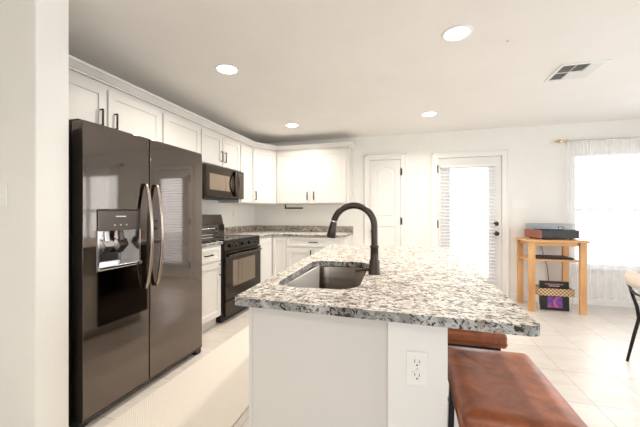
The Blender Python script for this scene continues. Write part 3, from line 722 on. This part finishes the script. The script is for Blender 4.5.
# record rack
t = thing('record_rack', 'wire record rack with a woven band on the floor under the table', 'rack', (1.765, 4.66, 0))
b = MB()
for y in (-.10, .10):
    b.tube([(-.17, y, .0045), (-.185, y, .17), (-.19, y, .29)], .0035, 8); b.tube([(.17, y, .0045), (.185, y, .17), (.19, y, .29)], .0035, 8)
    b.tube([(-.17, y, .0045), (.17, y, .0045)], .0035, 8)
for x in (-.17, -.085, 0, .085, .17): b.tube([(x, -.10, .0045), (x, .10, .0045)], .003, 8)
b.build('wire_frame', 'nickel', t, smooth=True)
b = MB(); b.box(-.192, .192, -.112, -.104, .195, .285); b.box(-.192, .192, .104, .112, .195, .285); b.box(-.200, -.192, -.112, .112, .195, .285); b.box(.192, .200, -.112, .112, .195, .285)
b.build('woven_band', 'wicker', t, bevel=.002)
lpz = .010
def record(label, y, lean, m):
    t = thing('record_sleeve', label, 'record', (1.765, 4.66+y, lpz), 0, 'records in the wire rack')
    t.rotation_euler = (lean, 0, 0)
    BB(-.157, .157, -.002, .002, 0, .36).build('sleeve', m, t); return t
r0 = record('black record sleeve with a bright picture, frontmost in the rack', -.080, -.03, 'sleeve')
BB(-.075, .085, -.0028, -.002, .035, .170).build('picture', 'sleeve_art', r0)
b = MB()
x = -.10
while x < .09:
    w_ = random.choice((.008, .012, .016)); b.box(x, x+w_, -.0028, -.002, .318, .330); x += w_+.004
b.build('title_mark', 'red_print', r0)
b = MB(); x = -.06
while x < .05:
    w_ = random.choice((.005, .008, .011)); b.box(x, x+w_, -.0028, -.002, .298, .306); x += w_+.003
b.build('subtitle_mark', 'white_mark', r0)
record('pale worn record sleeve second from the front of the rack', -.066, -.02, 'sleeve_b')
record('black record sleeve third from the front of the rack', -.054, -.015, 'sleeve')
record('pale worn record sleeve fourth from the front of the rack', -.042, -.01, 'sleeve_b')

# ---------------------------------------------------------------- dining chair (facing +X)
t = thing('dining_chair', 'beige backed dining chair with dark metal frame at the right edge', 'chair', (2.0, 2.96, 0))
cx, cyy = 2.0, 2.96
def q(x, y, z): return (x-cx, y-cyy, z)
for sg, yb in ((1, 3.19), (-1, 2.73)):
    b = MB(); b.tube([q(1.745, yb, 0), q(1.785, yb-sg*.010, .22), q(1.812, yb-sg*.020, .365), q(1.80, yb-sg*.018, .46), q(1.768, yb-sg*.010, .58), q(1.75, yb-sg*.008, .66), q(1.75, yb-sg*.02, .70)], [.010, .012, .0125, .0125, .0125, .0115, .009], 10)
    b.build('rear_leg', 'black', t, smooth='full')
    b = MB(); b.tube([q(2.24, yb+sg*.0, 0), q(2.20, yb-sg*.02, .42)], [.010, .0125], 10); b.build('front_leg', 'black', t, smooth='full')
b = MB(); loops = []
for k in range(13):
    u = k/12; y = 2.70+(3.20-2.70)*u; bow = -.045*math.sin(PI*u); e_ = .5-abs(u-.5); hh = .058*min(1, (e_/.08+.15))**.5 if e_ < .08 else .058
    zc = .70+.0*u; x = 1.748+bow
    loops.append([q(x-.012, y, zc-hh), q(x+.012, y, zc-hh), q(x+.018, y, zc), q(x+.012, y, zc+hh), q(x-.012, y, zc+hh), q(x-.018, y, zc)])
b.loft(loops); b.build('backrest', 'beige_fabric', t, smooth='full')
b = MB(); b.tube([q(1.74+-.045*math.sin(PI*k/12), 2.74+.44*k/12, .655-.06*math.sin(PI*k/12)) for k in range(13)], .009, 10); b.build('back_rail', 'black', t, smooth='full')
b = MB(); b.loft([[(x-cx, y-cyy, z) for x, y in rrect(1.80+e_, 2.24-e_, 2.735+e_, 3.175-e_, .06, 5)] for z, e_ in ((.415, .015), (.425, .002), (.455, 0), (.468, .012), (.474, .04))])
b.build('seat', 'white_fabric', t, smooth='full')
b = MB(); lp = [(x-cx, y-cyy, .405) for x, y in rrect(1.81, 2.23, 2.745, 3.165, .06, 4)]; b.tube(lp+[lp[0]], .010, 8, cap=False); b.build('seat_frame', 'black', t, smooth='full')

# ---------------------------------------------------------------- curtain and rod
t = thing('curtain_rod', 'pale metal curtain rod with turned brass finial above the window', 'curtain rod', (3.03, 4.965, 2.195))
MB().tube([(-1.0, 0, 0), (1.08, 0, 0)], .009, 12).build('rod', 'nickel', t, smooth=True)
for sg in (-1,):
    MB().lathe([(.008, -1.0), (.016, -1.012), (.012, -1.02), (.014, -1.028), (.024, -1.05), (.026, -1.062), (.018, -1.08), (.009, -1.088), (.013, -1.096), (.004, -1.115)], (0, 0, 0), 'x', 16).build('finial', 'brass', t, smooth=True)
for x in (-.955, .30):
    b = MB(); b.box(x-.006, x+.006, -.004, .054, -.016, -.008); b.box(x-.012, x+.012,   .049, .0545, -.04, .03); b.tube([(x, -.012, -.006), (x, 0, -.0135), (x, .012, -.006)], .004, 8); b.build('bracket', 'brass', t)
def curtain(label, x0, x1, y, z0, z1, folds, seed):
    rnd = random.Random(seed); n_ = folds*10; b = MB(); lo = []
    ph = [rnd.uniform(-.5, .5) for _ in range(folds+2)]
    for zi in range(13):
        v = zi/12; z = z1+(z0-z1)*v; row = []
        for k in range(n_+1):
            u = k/n_; f_ = folds*u; a = .011+.008*v
            row.append((x0+(x1-x0)*(u+.004*math.sin(9*f_+3*v)), y+a*math.sin(2*PI*f_+ph[int(f_)]*v), z+.002*math.sin(f_*5)))
        lo.append(row)
    b.loft(lo, cap=False, closed=False)
    o = b.build('curtain', 'sheer', smooth='full'); c_ = ((x0+x1)/2, y, z0)
    o.data.transform(Matrix.Translation((-c_[0], -c_[1], -c_[2]))); o.location = c_
    return tag(o, label, 'curtain', 'sheer curtains on the window')
curtain('sheer white voile curtain gathered at the left side of the window', 2.05, 2.32, 4.965, .10, 2.186, 8, 1)
curtain('wide sheer white voile curtain covering the middle of the window', 2.325, 3.98, 4.965, .10, 2.186, 20, 2)

# ---------------------------------------------------------------- ceiling
LP = [((-1.47, 2.35), 'recessed ceiling light over the runner near the refrigerator'), ((.319, 2.30), 'recessed ceiling light above the island, largest in view'),
      ((-1.54, 4.08), 'recessed ceiling light in front of the back cabinets'), ((.25, 4.07), 'recessed ceiling light in front of the pantry and patio doors'),
      ((-1.4, -.9), 'added unseen ceiling light in the living area behind the camera')]  # last entry is an added lamp out of view that brightens the left wall
first = None
for (x, y), lab in LP:
    if first is None:
        first = t = thing('ceiling_light', lab, 'ceiling light', (x, y, CH), 0, 'recessed ceiling lights')
        b = MB(); b.loft([[(r_*math.cos(2*PI*k/32), r_*math.sin(2*PI*k/32), z) for k in range(32)] for r_, z in ((.098, -.0005), (.098, -.004), (.085, -.010), (.078, -.006), (.076, -.0005))], cap=False); b.build('trim_ring', 'trim', t, smooth=True)
        MB().lathe([(.076, -.0008), (.076, -.005), (.03, -.0065), (.002, -.007)], (0, 0, 0), 'z', 28).build('lens', 'lens', t)
        l = bpy.data.lights.new('downlight', 'AREA'); l.shape = 'DISK'; l.size = .12; l.energy = 15; l.color = (1, .91, .79); l.spread = math.radians(150)
        lo_ = bpy.data.objects.new('downlight', l); C.objects.link(lo_); lo_.parent = t; lo_.location = (0, 0, -.012)
    else: copy_tree(first, (x, y, CH), lab)
# air vent
t = thing('ceiling_vent', 'white ceiling air register with six louvered sections', 'air vent', (1.38, 3.185, CH))
b = MB(); hw = .17; cells = []
xs = [(-.145, -.052), (-.046, .046), (.052, .145)]; ys = [(-.145, -.004), (.004, .145)]
for ya, yb in ys:
    for xa, xb in xs: cells.append([(xa, ya), (xb, ya), (xb, yb), (xa, yb)])
b.plate([(-hw, -hw), (hw, -hw), (hw, hw), (-hw, hw)], cells, -.008, -.0005, 'xy'); b.build('frame', 'trim', t, bevel=.002)
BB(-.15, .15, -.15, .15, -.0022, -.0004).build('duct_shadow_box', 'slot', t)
bi = 0
for r_i, (ya, yb) in enumerate(ys):
    for c_i, (xa, xb) in enumerate(xs):
        b = MB(); dark = (r_i == 0 and c_i < 2) or (r_i == 1 and c_i == 0)
        ns = 9
        for k in range(ns):
            y = ya+(yb-ya)*(k+.5)/ns
            b.box(xa, xb, -.0066 if not dark else -.004, .0066 if not dark else .004, -.0004, .0004, Matrix.Translation((0, y, -.0082)) @ Matrix.Rotation(-.75 if not dark else .39, 4, 'X'))
        b.build('louver', 'trim', t)
MB_ = MB().lathe([(.010, 0), (.010, -.004), (.004, -.008)], (0, 0, 0), 'z', 14).build('ceiling_hook', 'nickel', smooth=True)
MB_.location = (.68, 2.50, CH-.0003); tag(MB_, 'tiny round metal ceiling plug between light and vent', 'ceiling plug')
